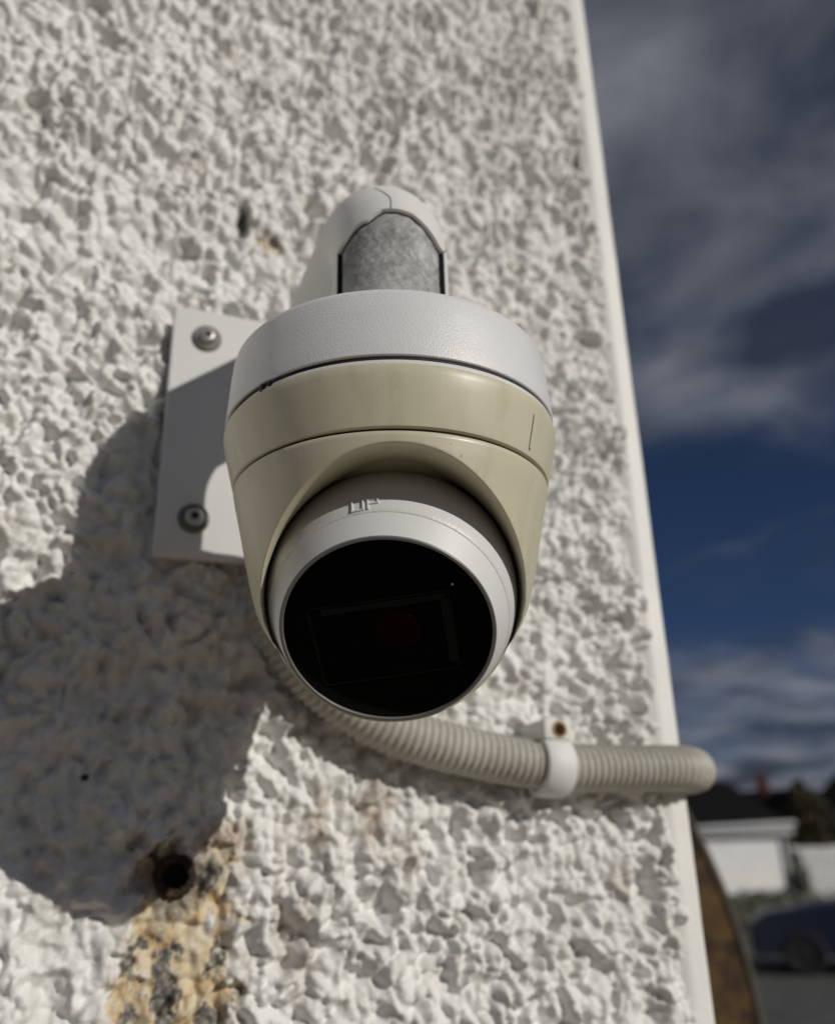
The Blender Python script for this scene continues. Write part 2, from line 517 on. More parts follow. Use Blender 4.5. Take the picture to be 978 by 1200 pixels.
# stains
def blob(cx_, cz_, sx, sz, s, thr=0.15):
    d = np.sqrt(((X-cx_)/sx)**2 + ((Z-cz_)/sz)**2) + 0.55*fbm(X/(sx*0.9), Z/(sz*0.9), s, 3, 0.6)
    return sstep(1.0, thr, d)
stain = 0.60*blob(0.0365, -0.124, 0.011, 0.020, 81) + 0.5*blob(0.011, -0.129, 0.011, 0.022, 82) + 0.35*blob(0.050, -0.146, 0.012, 0.016, 83)
stain = stain + 0.55*blob(-0.031, -0.131, 0.014, 0.018, 84) + 0.5*blob(-0.0235, 0.184, 0.011, 0.009, 85) + 0.22*blob(0.0, -0.17, 0.012, 0.05, 86)
for k in range(16):
    rx, rz_ = random.uniform(-0.2, 0.22), random.uniform(-0.22, 0.5)
    stain = stain + 0.22*blob(rx, rz_, 0.006+0.007*random.random(), 0.007+0.012*random.random(), 90+k)
stain = stain + 0.45*sstep(0.011, 0.0, dpatch + 0.004*nz2)*(0.6+0.4*nz1)
stain = np.clip(stain, 0, 0.85)
ochre = np.clip(flake + 0.9*sstep(0.5, 0.1, np.hypot((X+0.0235)/0.016, (Z-0.1835)/0.008) + 0.3*nz2), 0, 1)
# drilled or blown holes
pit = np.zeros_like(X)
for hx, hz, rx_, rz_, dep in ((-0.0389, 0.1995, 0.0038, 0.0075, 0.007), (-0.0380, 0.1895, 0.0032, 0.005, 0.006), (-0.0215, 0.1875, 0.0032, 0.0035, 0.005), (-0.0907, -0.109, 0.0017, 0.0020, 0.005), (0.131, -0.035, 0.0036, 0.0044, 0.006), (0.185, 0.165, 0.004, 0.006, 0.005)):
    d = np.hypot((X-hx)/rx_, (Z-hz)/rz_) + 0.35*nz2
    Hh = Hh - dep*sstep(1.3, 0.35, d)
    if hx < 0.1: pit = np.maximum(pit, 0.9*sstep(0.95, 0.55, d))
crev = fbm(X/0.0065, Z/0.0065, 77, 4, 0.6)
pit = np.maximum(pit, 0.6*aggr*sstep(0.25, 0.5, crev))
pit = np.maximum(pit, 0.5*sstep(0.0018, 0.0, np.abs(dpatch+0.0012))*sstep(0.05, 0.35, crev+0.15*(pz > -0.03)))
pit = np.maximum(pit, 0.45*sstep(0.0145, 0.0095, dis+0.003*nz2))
d = dis
Hh = np.where(d < 0.012, Hh*(0.2+0.8*sstep(0.006, 0.012, d)) - 0.001*sstep(0.012, 0.008, d), Hh) - 0.016*sstep(0.0080, 0.0062, d)
# run flat into the smooth strip and calm the relief under the bracket
flat = sstep(BEAD_X-0.003, BEAD_X+0.0055, X + 0.004*perlin(X/0.012, Z/0.012, 75))
Hh = Hh*(1-flat) - 0.0030*flat
nx, nz = len(gx), len(gz)
verts = np.stack([X.ravel(), -Hh.ravel(), Z.ravel()], 1)
idx = np.arange(nx*nz).reshape(nz, nx)
quads = np.stack([idx[:-1, :-1], idx[:-1, 1:], idx[1:, 1:], idx[1:, :-1]], -1).reshape(-1, 4)
me = bpy.data.meshes.new('roughcast')
me.vertices.add(len(verts)); me.vertices.foreach_set('co', verts.ravel())
me.loops.add(quads.size); me.loops.foreach_set('vertex_index', quads.ravel().astype(np.int32))
me.polygons.add(len(quads)); me.polygons.foreach_set('loop_start', np.arange(0, quads.size, 4, dtype=np.int32))
me.update(calc_edges=True)
me.polygons.foreach_set('use_smooth', np.ones(len(quads), dtype=bool))
for nm, arr in (('stain', stain), ('ochre', ochre), ('aggregate', aggr), ('pit', pit)):
    at = me.attributes.new(nm, 'FLOAT', 'POINT'); at.data.foreach_set('value', arr.ravel().astype(np.float32))
me.materials.append(M['render'])
ro = bpy.data.objects.new('roughcast', me)
link(ro, wall); ro.matrix_parent_inverse = wall.matrix_basis.inverted()

# smooth corner strip: rounded strip with slight hand-trowelled unevenness
bm = bmesh.new()
prof = []
for t in np.linspace(0, 1, 12): prof.append((BEAD_X - 0.006 + (EDGE_X-0.003-BEAD_X+0.006)*t, 0.0030 - 0.0046*math.sin(min(t/0.55, 1.0)*PI*0.5)))
for t in np.linspace(0.15, 1, 7):
    a = t*PI/2; prof.append((EDGE_X-0.003+0.003*math.sin(a), -0.0016+0.003*(1-math.cos(a))))
prof.append((EDGE_X, 0.05)); prof.append((EDGE_X-0.02, 0.05))
zs = np.concatenate([np.linspace(GROUND_Z, -0.3, 60), np.linspace(-0.295, 0.6, 230), np.linspace(0.61, 2.6, 60)])
rows = []
for z in zs:
    dx = 0.0002*perlin(np.array([z/0.05]), np.array([3.3]), 5)[0] + 0.00012*perlin(np.array([z/0.012]), np.array([7.7]), 6)[0]
    rows.append([bm.verts.new((p[0]+dx, p[1]-0.4*dx, z)) for p in prof])
for r0, r1 in zip(rows[:-1], rows[1:]):
    for k in range(len(prof)-1): bm.faces.new((r0[k], r0[k+1], r1[k+1], r1[k]))
bm_obj('corner_strip', bm, M['bead'], wall, True, 60)
# body of the building behind the face
box('wall_core', ((-3.2+EDGE_X-0.001)/2, 0.012+2.5, (2.598+GROUND_Z)/2), ((EDGE_X-0.001+3.2)/2, 2.5, (2.598-GROUND_Z)/2), M['bead'], wall)

# ------------------------------------------------------------------ wall bracket
AX, AY = 0.0, -0.135
br = empty('wall_bracket', (0, -0.005, 0.0572))
tag(br, 'white steel wall bracket with square screwed plate and bent pipe arm holding the camera', 'bracket')
PL, PRt, PB, PT = -0.0727, 0.0727, -0.0114, 0.1259
box('plate', ((PL+PRt)/2, -0.0075, (PB+PT)/2), ((PRt-PL)/2, 0.0023, (PT-PB)/2), M['plate'], br, bevel=0.0011, seg=3)
for sx in (-0.0552, 0.0552):
    for sz in (0.1087, 0.0086):
        s = revolve('screw', [(0, 0.0052), (0.0016, 0.0052), (0.0030, 0.0050), (0.0040, 0.0042), (0.0045, 0.0030), (0.0046, 0.0016), (0.0046, 0.0)], (sx, -0.0098, sz), (0, -1, 0), M['steel'], br, 40)
        w = revolve('washer', [(0.0030, 0.0019), (0.0064, 0.0019), (0.0072, 0.0014), (0.0075, 0.0), (0.0030, 0.0)], (sx, -0.0098, sz), (0, -1, 0), M['washer'], s, 40)
        revolve('socket', [(0, 0.0054), (0.0019, 0.0054), (0.0021, 0.0048)], (sx, -0.0098, sz), (0, -1, 0), M['socket'], s, 6)

# bent arm: an outer painted coat, open in front where the paint has come away
AZ, AR, BR_ = 0.1030, 0.0232, 0.0265
PX = AX+0.0010
def arm_point(v, u, r):
    """v: metres along the centre line from z=0.026, u: angle round the pipe from the front."""
    L0 = AZ-BR_-0.026; L1_ = BR_*PI/2
    if v < L0: c = Vector((PX, AY, 0.026+v)); n = Vector((0, -1, 0))
    elif v < L0+L1_:
        th = (v-L0)/BR_
        c = Vector((PX, AY+BR_-BR_*math.cos(th), AZ-BR_+BR_*math.sin(th))); n = Vector((0, -math.cos(th), math.sin(th)))
    else: c = Vector((PX, AY+BR_+(v-L0-L1_), AZ)); n = Vector((0, 0, 1))
    return c + (n*math.cos(u) + Vector((1, 0, 0))*math.sin(u))*r
VL0 = AZ-BR_-0.026
VEND = VL0 + BR_*PI/2 + (-0.0095-(AY+BR_))
U0, U1 = math.radians(-83), math.radians(46)
UC = (U0+U1)/2
ARCH0, ARCH1 = 0.0510, 0.0068
def arch(u):
    """length along the arm where the paint edge runs, for a column at angle u"""
    t = (u-UC)/((U1-U0)/2)
    fr = np.interp(t, [-1, -0.93, -0.62, -0.44, -0.38, -0.22, -0.1, 0.12, 0.35, 0.6, 0.86, 1.0], [0, 0.16, 0.56, 0.70, 0.63, 0.86, 1.0, 0.97, 0.86, 0.52, 0.10, 0.06])
    return ARCH0 + ARCH1*float(fr)
rnd = random.Random(2)
n_u, n_v = 90, 84
bm = bmesh.new()
us_in = [U0+(U1-U0)*k/60 for k in range(61)]
us_out = [U1+(2*PI-(U1-U0))*k/60 for k in range(61)]
def column(u, v0):
    vs = [v0+(VEND-v0)*(k/n_v)**1.0 for k in range(n_v+1)]
    return [bm.verts.new(arm_point(v, u, AR)) for v in vs], bm.verts.new(arm_point(v0, u, AR-0.0016))
prev = None
for seg_us, inside in ((us_in, True), (us_out, False)):
    prev = None
    for u in seg_us:
        col, low = column(u, arch(u) if inside else 0.0)
        if prev:
            for k in range(n_v): bm.faces.new((prev[0][k], col[0 if False else 0][k] if False else col[k], col[k+1], prev[0][k+1]))
            bm.faces.new((prev[1], low, col[0], prev[0][0]))
        prev = (col, low)
arm = bm_obj('arm', bm, M['arm'], br, True, 40)
# the pipe under the paint (dark in the gaps)
V, F = [], []
for i in range(60):
    v = 0.11*i/59
    for k in range(48): V.append(arm_point(v, 2*PI*k/48, AR-0.0030))
for i in range(59):
    for k in range(48): F.append((i*48+k, i*48+(k+1) % 48, (i+1)*48+(k+1) % 48, (i+1)*48+k))
for u in (U0, U1):                                   # broken edges of the paint, coloured dark so the gaps look shaded
    j = len(V)
    for k in range(20):
        v = arch(u)*k/19
        V.append(arm_point(v, u, AR-0.0001)); V.append(arm_point(v, u, AR-0.0032))
        if k: F.append((j+2*k-2, j+2*k, j+2*k+1, j+2*k-1))
mesh_obj('inner_pipe', V, F, M['dark'], arm)
# bare grey patch
V, F = [], []
nu, nv = 50, 40
G0, G1 = U0+math.radians(2.2), U1-math.radians(3.4)
for i in range(nu+1):
    u = G0+(G1-G0)*i/nu
    top = arch(u)-0.0004
    for k in range(nv+1):
        v = top*k/nv
        edge = min(i, nu-i, (nv-k)*1.2)/3.0
        rr = AR-0.0011 - 0.0009*max(0.0, 1-edge)**2 + 0.00012*math.sin(u*31+v*900)
        V.append(arm_point(v, u, rr))
for i in range(nu):
    for k in range(nv): F.append((i*(nv+1)+k, (i+1)*(nv+1)+k, (i+1)*(nv+1)+k+1, i*(nv+1)+k+1))
po = mesh_obj('bare_patch', V, F, M['primer'], br)
po['label'] = 'rough bare grey patch on the arm where the white paint has split away'
# hairline cracks running on from the opening
for pts in ([(UC+0.02, 0.0), (UC+0.05, 0.004), (UC-0.03, 0.0075), (UC-0.11, 0.0115)], [(U1-0.02, 0.0), (U1+0.10, 0.0015), (U1+0.2, 0.004)]):
    path = []
    for (u, dv) in pts: path.append(arm_point(arch(min(u, U1))+dv, u, AR-0.00005))
    V, F = sweep(resample(catmull(path, 6), 0.0007)[0], 0.00028, 6)
    mesh_obj('crack', V, F, M['dark'], arm)

# cap at the end of the arm
cap_prof = [(0.0, 0.036), (0.0240, 0.0450), (0.026, 0.0436), (0.036, 0.0376), (0.047, 0.0308), (0.0525, 0.0277), (0.0560, 0.0264), (0.0572, 0.0259), (0.0579, 0.0250), (0.0583, 0.0236), (0.0590, 0.016), (0.0597, 0.006), (0.0600, 0.0012), (0.05995, 0.0003), (0.0596, 0.0), (0.050, 0.0), (0.050, -0.004), (0.0, -0.004)]
cap = revolve('cap', cap_prof, (AX, AY, 0.0002), (0, 0, 1), M['cap'], br, 160, 28)

# ------------------------------------------------------------------ turret camera
cam_t = empty('security_camera', (AX, AY, -0.0035))
tag(cam_t, 'cream turret security camera with white eyeball and black glass front, under the arm', 'camera')
g = revolve('gasket', [(0.050, 0.0), (0.0590, 0.0), (0.0591, -0.0007), (0.0589, -0.0016), (0.050, -0.0016)], (AX, AY, 0), (0, 0, 1), M['gasket'], cam_t, 160)
bm = bmesh.new()
for a, s in ((3.60, 0.0022), (3.66, 0.0014)):
    add_box(bm, (AX+0.0590*math.cos(a), AY+0.0590*math.sin(a), -0.0021), (s*0.5, s*0.6, 0.0016), None, 0.0004)
bm_obj('gasket_tail', bm, M['gasket'], g)
revolve('lip_ring', [(0.050, -0.0011), (0.0588, -0.0011), (0.0593, -0.0013), (0.0595, -0.0018), (0.0595, -0.0027), (0.050, -0.0027)], (AX+0.0004, AY-0.0002, 0), (0, 0, 1), M['lip'], cam_t, 160)
col_prof = [(0.050, -0.0026), (0.0596, -0.0026), (0.0601, -0.0029), (0.0604, -0.0040), (0.0602, -0.0062), (0.0594, -0.0100), (0.0578, -0.0165), (0.05665, -0.0213), (0.0563, -0.0224), (0.0557, -0.0227), (0.050, -0.0227)]
collar = revolve('collar', col_prof, (AX, AY, 0), (0, 0, 1), M['cream'], cam_t, 160, 25)
revolve('seam', [(0.050, -0.0225), (0.0548, -0.0225), (0.0548, -0.0236), (0.050, -0.0236)], (AX, AY, 0), (0, 0, 1), M['dark'], collar, 160)
# moulded index line on the collar
def collar_pt(ang, z, off=0.0):
    R = np.interp(-z, [0.0048, 0.0062, 0.0100, 0.0165, 0.0213], [0.0604, 0.0602, 0.0594, 0.0578, 0.05665]) + off
    return Vector((AX+R*math.cos(ang), AY+R*math.sin(ang), z))
ia = math.radians(-74+17)
for off_a, mtl, rr in ((0.0, 'dark', 0.00022), (0.010, 'cream', 0.00042)):
    V, F = sweep([collar_pt(ia+off_a, z, -0.00008) for z in np.linspace(-0.0085, -0.0205, 14)], rr, 8)
    mesh_obj('index_line' if mtl == 'dark' else 'index_ridge', V, F, M[mtl], collar)

# lower shell, cut by a slanting plane in front of the eyeball
BALL = Vector((AX, AY, -0.05882)); BRAD = 0.0430
azn, eln = -0.448800, -0.808342
NB = Vector((math.sin(azn)*math.cos(eln), -math.cos(azn)*math.cos(eln), math.sin(eln)))
A_, B_, _n = frame(NB)              # A_ points left in the picture, B_ up
PN = (NB - 0.095*A_).normalized()
PO = BALL + NB*0.0157
sh = [(0.0, -0.0236), (0.0548, -0.0236), (0.0556, -0.0238), (0.0560, -0.0243), (0.0551, -0.029), (0.0537, -0.035), (0.0522, -0.042), (0.0507, -0.049), (0.0491, -0.056), (0.0478, -0.061), (0.0463, -0.066), (0.0440, -0.071), (0.0405, -0.0762), (0.0360, -0.0802), (0.0300, -0.0836), (0.022, -0.0862), (0.012, -0.0876), (0.0, -0.088)]
# finer profile
fine = []
for (r0, z0), (r1, z1) in zip(sh[:-1], sh[1:]):
    n_ = 4 if z0 < -0.024 else 1
    for k in range(n_): fine.append((r0+(r1-r0)*k/n_, z0+(z1-z0)*k/n_))
fine.append(sh[-1])
bm = bmesh.new()
add_revolve(bm, fine, (AX, AY, 0), (0, 0, 1), 220)
bmesh.ops.recalc_face_normals(bm, faces=bm.faces)
bmesh.ops.bisect_plane(bm, geom=bm.verts[:]+bm.edges[:]+bm.faces[:], plane_co=PO, plane_no=PN, clear_outer=True, dist=1e-6)
bmesh.ops.remove_doubles(bm, verts=bm.verts, dist=2e-5)
loop = [e for e in bm.edges if e.is_boundary]
lv = {v for e in loop for v in e.verts}
nxt = {}
for e in loop:
    for v in e.verts: nxt.setdefault(v, []).append(e.other_vert(v))
start = next(iter(lv)); order = [start]; prev = None; cur = start
while True:
    cands = [w for w in nxt[cur] if w is not prev]
    if not cands: break
    w = cands[0]
    if w is start: break
    order.append(w); prev, cur = cur, w
    if len(order) > 5000: break
rings = [order]
FIL = 0.0031
def lip_pt(v, t):
    p0 = v.co
    nr = Vector((p0.x-AX, p0.y-AY, 0)).normalized() + Vector((0, 0, -0.21)); nr.normalize()
    T = (PN - nr*PN.dot(nr)).normalized()
    c1 = p0 + T*FIL
    x = c1-BALL
    hh = x.dot(NB); rad = x-NB*hh; rho = rad.length; rad.normalize()
    rt_ = BRAD*1.012; dd = math.hypot(rho, hh)
    an_ = math.atan2(hh, rho) - math.acos(min(0.9995, rt_/dd))
    tgt = BALL + rad*(rt_*math.cos(an_)) + NB*(rt_*math.sin(an_))
    return p0*(1-t)**2 + c1*2*t*(1-t) + tgt*t*t
for t in (0.03, 0.08, 0.16, 0.28, 0.42, 0.58, 0.75, 0.88, 1.0):
    rings.append([bm.verts.new(lip_pt(v, t)) for v in order])
rings.append([bm.verts.new(w.co - NB*0.012) for w in rings[-1]])
for p, q in zip(rings[:-1], rings[1:]):
    for k in range(len(order)):
        k2 = (k+1) % len(order)
        bm.faces.new((p[k], p[k2], q[k2], q[k]))
shell = bm_obj('shell', bm, M['cream'], cam_t, True, 50)

# eyeball: profile round NB
def arc_pts(h0, h1, n):
    t0, t1 = math.asin(h0/BRAD), math.asin(h1/BRAD)
    return [(BRAD*math.cos(t0+(t1-t0)*k/n), BRAD*math.sin(t0+(t1-t0)*k/n)) for k in range(n+1)]
ball = revolve('eyeball', arc_pts(-0.0415, 0.0168, 44) + [(0.0392, 0.01705), (0.0388, 0.0171)], BALL, NB, M['ball'], cam_t, 180, 40)
revolve('front_bevel', [(0.0388, 0.0166), (0.03915, 0.0172), (0.0385, 0.0184), (0.0365, 0.0219), (0.0353, 0.0241), (0.0349, 0.0248)], BALL, NB, M['ball_smooth'], ball, 180, 40)
revolve('bezel', [(0.0349, 0.0242), (0.03495, 0.0250), (0.03465, 0.0254), (0.0338, 0.0254), (0.0336, 0.0250), (0.0336, 0.0240)], BALL, NB, M['bezel'], ball, 180, 30)
gl = revolve('glass', [(0.0337, 0.0246), (0.0325, 0.02475), (0.020, 0.02495), (0.0, 0.0250)], BALL, NB, M['glass'], ball, 128, 60)
# window frame behind the glass face
def gp(a, b, h): return BALL + A_*a + B_*b + NB*h
cor = [(0.0252, 0.0100), (-0.0206, 0.0150), (-0.0226, -0.0142), (0.0226, -0.0196)]
def round_loop(c, r, n=7):
    pts = []
    for i in range(4):
        p = Vector(c[i]); a = (Vector(c[i-1])-p).normalized(); b = (Vector(c[(i+1) % 4])-p).normalized()
        for k in range(n+1):
            t = k/n
            pts.append((p+a*r)*(1-t)**2 + p*2*t*(1-t) + (p+b*r)*t*t)
    return pts
for inset, wdt, nm in ((0.0, 0.0004, 'window_frame'),):
    ctr = sum((Vector(c) for c in cor), Vector((0, 0)))/4
    cc = [Vector(c) - (Vector(c)-ctr).normalized()*inset*1.35 for c in cor]
    ci = [Vector(c) - (Vector(c)-ctr).normalized()*(inset+wdt)*1.35 for c in cor]
    o_, i_ = round_loop(cc, 0.0022), round_loop(ci, 0.0021)
    V = [gp(p.x, p.y, 0.02508) for p in o_] + [gp(p.x, p.y, 0.02508) for p in i_] + [gp(p.x, p.y, 0.0245) for p in o_] + [gp(p.x, p.y, 0.0245) for p in i_]
    n_ = len(o_); F = []
    for k in range(n_):
        k2 = (k+1) % n_
        F += [(k, k2, n_+k2, n_+k), (2*n_+k, 2*n_+k2, k2, k), (n_+k, n_+k2, 3*n_+k2, 3*n_+k)]
    mesh_obj(nm, V, F, M['glass_line'], ball, False)
for (p0, p1, wd) in (((0.0205, 0.0085), (-0.0195, 0.0128), 0.0011), ((-0.0190, 0.0120), (-0.0206, -0.0118), 0.0013)):
    p0, p1 = Vector(p0), Vector(p1); t = (p1-p0).normalized(); q = Vector((-t.y, t.x))*wd
    V = [gp(w.x, w.y, 0.02506) for w in (p0-q, p1-q, p1+q, p0+q)] + [gp(w.x, w.y, 0.0246) for w in (p0-q, p1-q, p1+q, p0+q)]
    mesh_obj('window_step', V, [(0, 1, 2, 3), (0, 4, 5, 1), (1, 5, 6, 2), (2, 6, 7, 3), (3, 7, 4, 0)], M['glass_line'], ball, False)
revolve('lens', [(0.0, 0.0), (0.007, 0.0), (0.0074, -0.0006)], gp(-0.0035, 0.0005, 0.02515), NB, M['lens'], ball, 48)
revolve('status_light', [(0.0, 0.0003), (0.0003, 0.00024), (0.00042, 0.0)], gp(-0.0217, 0.0168, 0.02495), NB, M['led'], ball, 16)
# raised letters UP
t_h = 0.0141; t_a = 0.0041
t_b = math.sqrt(BRAD**2 - t_h**2 - t_a**2)
tp = BALL + A_*t_a + B_*t_b + NB*t_h
tn = (tp-BALL).normalized()
t_up = (-NB + tn*NB.dot(tn)).normalized()
t_rt = t_up.cross(tn).normalized()
if t_rt.dot(A_) > 0: t_rt = -t_rt
def tilt(deg):
    global t_up, t_rt
    a = math.radians(deg); u, r = t_up.copy(), t_rt.copy()
    t_rt = r*math.cos(a)+u*math.sin(a); t_up = u*math.cos(a)-r*math.sin(a)
tilt(3)
bm = bmesh.new()
def stroke(x0, y0, x1, y1):
    w = 0.00029
    lo = (min(x0, x1)-w, min(y0, y1)-w); hi = (max(x0, x1)+w, max(y0, y1)+w)
    cx_, cy_ = (lo[0]+hi[0])/2, (lo[1]+hi[1])/2
    p = BALL + ((tp + t_rt*cx_ + t_up*cy_)-BALL).normalized()*BRAD
    add_box(bm, p, ((hi[0]-lo[0])/2, (hi[1]-lo[1])/2, 0.00055), (t_rt, t_up, tn), 0.0001, 1)
for s in ((-0.0043, -0.0019, -0.0043, 0.0021), (-0.0043, -0.0019, -0.0008, -0.0019), (-0.0008, -0.0019, -0.0008, 0.0021),
          (0.0008, -0.0019, 0.0008, 0.0021), (0.0008, 0.0021, 0.0040, 0.0021), (0.0040, 0.0002, 0.0040, 0.0021), (0.0008, 0.0002, 0.0040, 0.0002)):
    stroke(*s)
lt = bm_obj('lettering', bm, M['ball'], ball, True, 30)
lt['label'] = 'raised letters UP moulded on the white eyeball'

# ------------------------------------------------------------------ conduit and clip
CR = 0.0119
cpts = [(-0.0180, -0.0150, -0.0125), (-0.0176, -0.0150, -0.0230), (-0.0162, -0.0150, -0.0355), (-0.0097, -0.0150, -0.0492), (0.0061, -0.0150, -0.0674), (0.0338, -0.0150, -0.0848), (0.0656, -0.0150, -0.0946), (0.1193, -0.0150, -0.1036), (0.1600, -0.0150, -0.1044),
        (0.1950, -0.0150, -0.1041), (0.2095, -0.0120, -0.1040), (0.2200, -0.0030, -0.1039), (0.2255, 0.010, -0.1039), (0.2272, 0.03, -0.1040), (0.2274, 0.08, -0.1042), (0.2276, 0.40, -0.106), (0.2276, 1.2, -0.11)]
path = catmull(cpts, 24)
PITCHC = 0.0038
path, ts = resample(path, PITCHC/8)
cut = [i for i, p in enumerate(path) if p.y < 0.30]
path = [path[i] for i in cut]; ts = [ts[i] for i in cut]
radii = []
for t in ts:
    w = 0.5+0.5*math.cos(2*PI*t/PITCHC)
    radii.append(CR-0.0012 + 0.0012*(w**0.55))
V, F = sweep(path, radii, 28)
cond = mesh_obj('flexible_conduit', V, F, M['conduit'])
tag(cond, 'grey ribbed flexible conduit curving from the plate round the wall corner', 'conduit')

cl = empty('conduit_clip', (0.1245, 0.0, -0.1036))
tag(cl, 'white plastic saddle clip with rusty nail holding the ribbed conduit', 'clip')
cc = Vector((0.1245, -0.0150, -0.1039)); tang = Vector((1, 0, -0.045)).normalized()
ra, rb = Vector((0, -1, 0)), tang.cross(Vector((0, -1, 0))).normalized()
if rb.z < 0: rb = -rb
bm = bmesh.new()
w2 = 0.0078
prev = None
for k in range(41):
    th = math.radians(-128 + (128+84)*k/40)          # from below, round the front, to the top
    dirv = ra*math.cos(th) + rb*math.sin(th)
    sec = []
    for (rr, ww) in ((CR+0.0001, -w2), (CR+0.0024, -w2+0.0004), (CR+0.0030, -w2+0.0014), (CR+0.0030, w2-0.0014), (CR+0.0024, w2-0.0004), (CR+0.0001, w2)):
        sec.append(bm.verts.new(cc + dirv*rr + tang*ww))
    if prev:
        for j in range(6): bm.faces.new((prev[j], prev[(j+1) % 6], sec[(j+1) % 6], sec[j]))
    else: bm.faces.new(sec)
    prev = sec
bm.faces.new(prev[::-1])
bm_obj('band', bm, M['clip'], cl, True, 40)
# nail block on the upper side, running back to the wall
box('nail_block', cc + Vector((0, 0.0020, CR+0.0044)), (w2-0.0002, 0.0130, 0.0048), M['clip'], cl, (tang, Vector((0, 1, 0)), rb), 0.0011, 3)
nl = cc + Vector((0.0010, -0.0112, CR+0.0046))
n1 = revolve('nail', [(0, 0.0011), (0.0020, 0.0010), (0.0027, 0.0006), (0.0029, 0.0), (0.0029, -0.003)], nl, (0, -1, 0), M['nail'], cl, 28)
revolve('rust_ring', [(0.0028, 0.00032), (0.0036, 0.00030), (0.0041, 0.00012), (0.0042, -0.001)], nl, (0, -1, 0), M['nail_stain'], n1, 28)

# ------------------------------------------------------------------ rusty anchor
an = revolve('rusty_anchor', [(0.0052, -0.012), (0.0050, 0.0015), (0.0056, 0.0030), (0.0072, 0.0034), (0.0084, 0.0026), (0.0089, 0.0008), (0.0090, -0.006)], (ANCHOR[0], 0.0005, ANCHOR[1]), (-0.06, -1, -0.02), M['rust'], None, 56, 50)
me = an.data
for v in me.vertices:
    k = 1 + 0.05*math.sin(v.co.x*1900+v.co.z*1300)
    v.co.x = ANCHOR[0] + (v.co.x-ANCHOR[0])*k; v.co.z = ANCHOR[1] + (v.co.z-ANCHOR[1])*k
tag(an, 'rusty hollow iron anchor sunk in the flaked patch of the wall', 'anchor')
revolve('bore', [(0.0, -0.008), (0.0053, -0.008)], (ANCHOR[0], 0.0005, ANCHOR[1]), (-0.06, -1, -0.02), M['socket'], an, 40)

# ------------------------------------------------------------------ surroundings
AZ0 = math.radians(41.8)
FH = Vector((math.sin(AZ0), math.cos(AZ0), 0)); RH = Vector((math.cos(AZ0), -math.sin(AZ0), 0)); ZH = Vector((0, 0, 1))
BAX = (RH, FH, ZH)
def bg(s, d, z=GROUND_Z):
    return Vector((CAM.x, CAM.y, 0)) + FH*d + RH*s + Vector((0, 0, z))

M['ground'] = mat_simple('worn_concrete', (0.085, 0.085, 0.080), 0.85, 0.3, 3.0, 60, 0.5, 0.004)
M['slate'] = mat_simple('dark_slate', (0.008, 0.008, 0.009), 0.8, 0.35, 8.0, spec=0.1)
M['slate_far'] = mat_simple('dark_grey_slate', (0.010, 0.010, 0.011), 0.8, 0.3, 6.0, spec=0.1)
M['white_wall'] = mat_simple('white_outbuilding_paint', (0.80, 0.795, 0.78), 0.7, 0.06, 1.5)
M['trim'] = mat_simple('grey_white_trim', (0.40, 0.40, 0.40), 0.6, 0.08, 3.0)
M['dark_wall'] = mat_simple('dark_far_wall', (0.035, 0.032, 0.03), 0.8, 0.2, 2.0)
M['brick'] = mat_simple('red_chimney_brick', (0.11, 0.026, 0.018), 0.85, 0.3, 8.0)
M['fence'] = mat_simple('white_fence_paint', (0.7, 0.7, 0.69), 0.7, 0.1, 3.0)
M['leaf_dark'] = mat_simple('dark_foliage', (0.022, 0.026, 0.012), 0.7, 0.5, 2.0)
M['leaf_brown'] = mat_simple('brown_olive_foliage', (0.055, 0.045, 0.016), 0.7, 0.5, 2.0)
M['leaf_grey'] = mat_simple('grey_green_foliage', (0.20, 0.20, 0.155), 0.7, 0.4, 3.0)
M['bark'] = mat_simple('bark', (0.05, 0.035, 0.025), 0.9, 0.3, 8.0)
M['navy'] = mat_simple('navy_car_paint', (0.008, 0.014, 0.035), 0.28, 0.05, 2.0)
M['tyre'] = mat_simple('tyre_rubber', (0.012, 0.012, 0.012), 0.8)
M['rim'] = mat_simple('alloy', (0.02, 0.02, 0.02), 0.5)
M['carglass'] = mat_simple('car_glass', (0.004, 0.004, 0.005), 0.06)
M['lamp'] = mat_simple('headlight_lens', (0.35, 0.35, 0.36), 0.12)
M['hill'] = mat_simple('far_dark_hill', (0.02, 0.022, 0.02), 0.9, 0.3, 0.05)

gm = bmesh.new()
bmesh.ops.create_grid(gm, x_segments=40, y_segments=40, size=900.0)
bmesh.ops.translate(gm, verts=gm.verts, vec=(0, 0, GROUND_Z))
tag(bm_obj('ground', gm, M['ground'], None, False), kind='structure')

M['bounce_ground'] = mat_simple('pale_bounce_ground', (0.26, 0.205, 0.14), 0.9, 0.25, 6.0, 90, 0.6, 0.006)  # unseen pale ground, added to bounce warm fill into the wall's shade
pm = bmesh.new()
ring = [(-9, -7.5), (4.6, -7.5), (4.9, -3.0), (4.4, 2.2), (3.0, 5.8), (0.4, 6.0), (-9, 6.0)]
pv = [pm.verts.new((x, y, GROUND_Z+0.004)) for x, y in ring]
pm.faces.new(pv)
tag(bm_obj('path', pm, M['bounce_ground'], None, False), kind='structure')  # out-of-view sheet added for its bounce, laid just above the ground

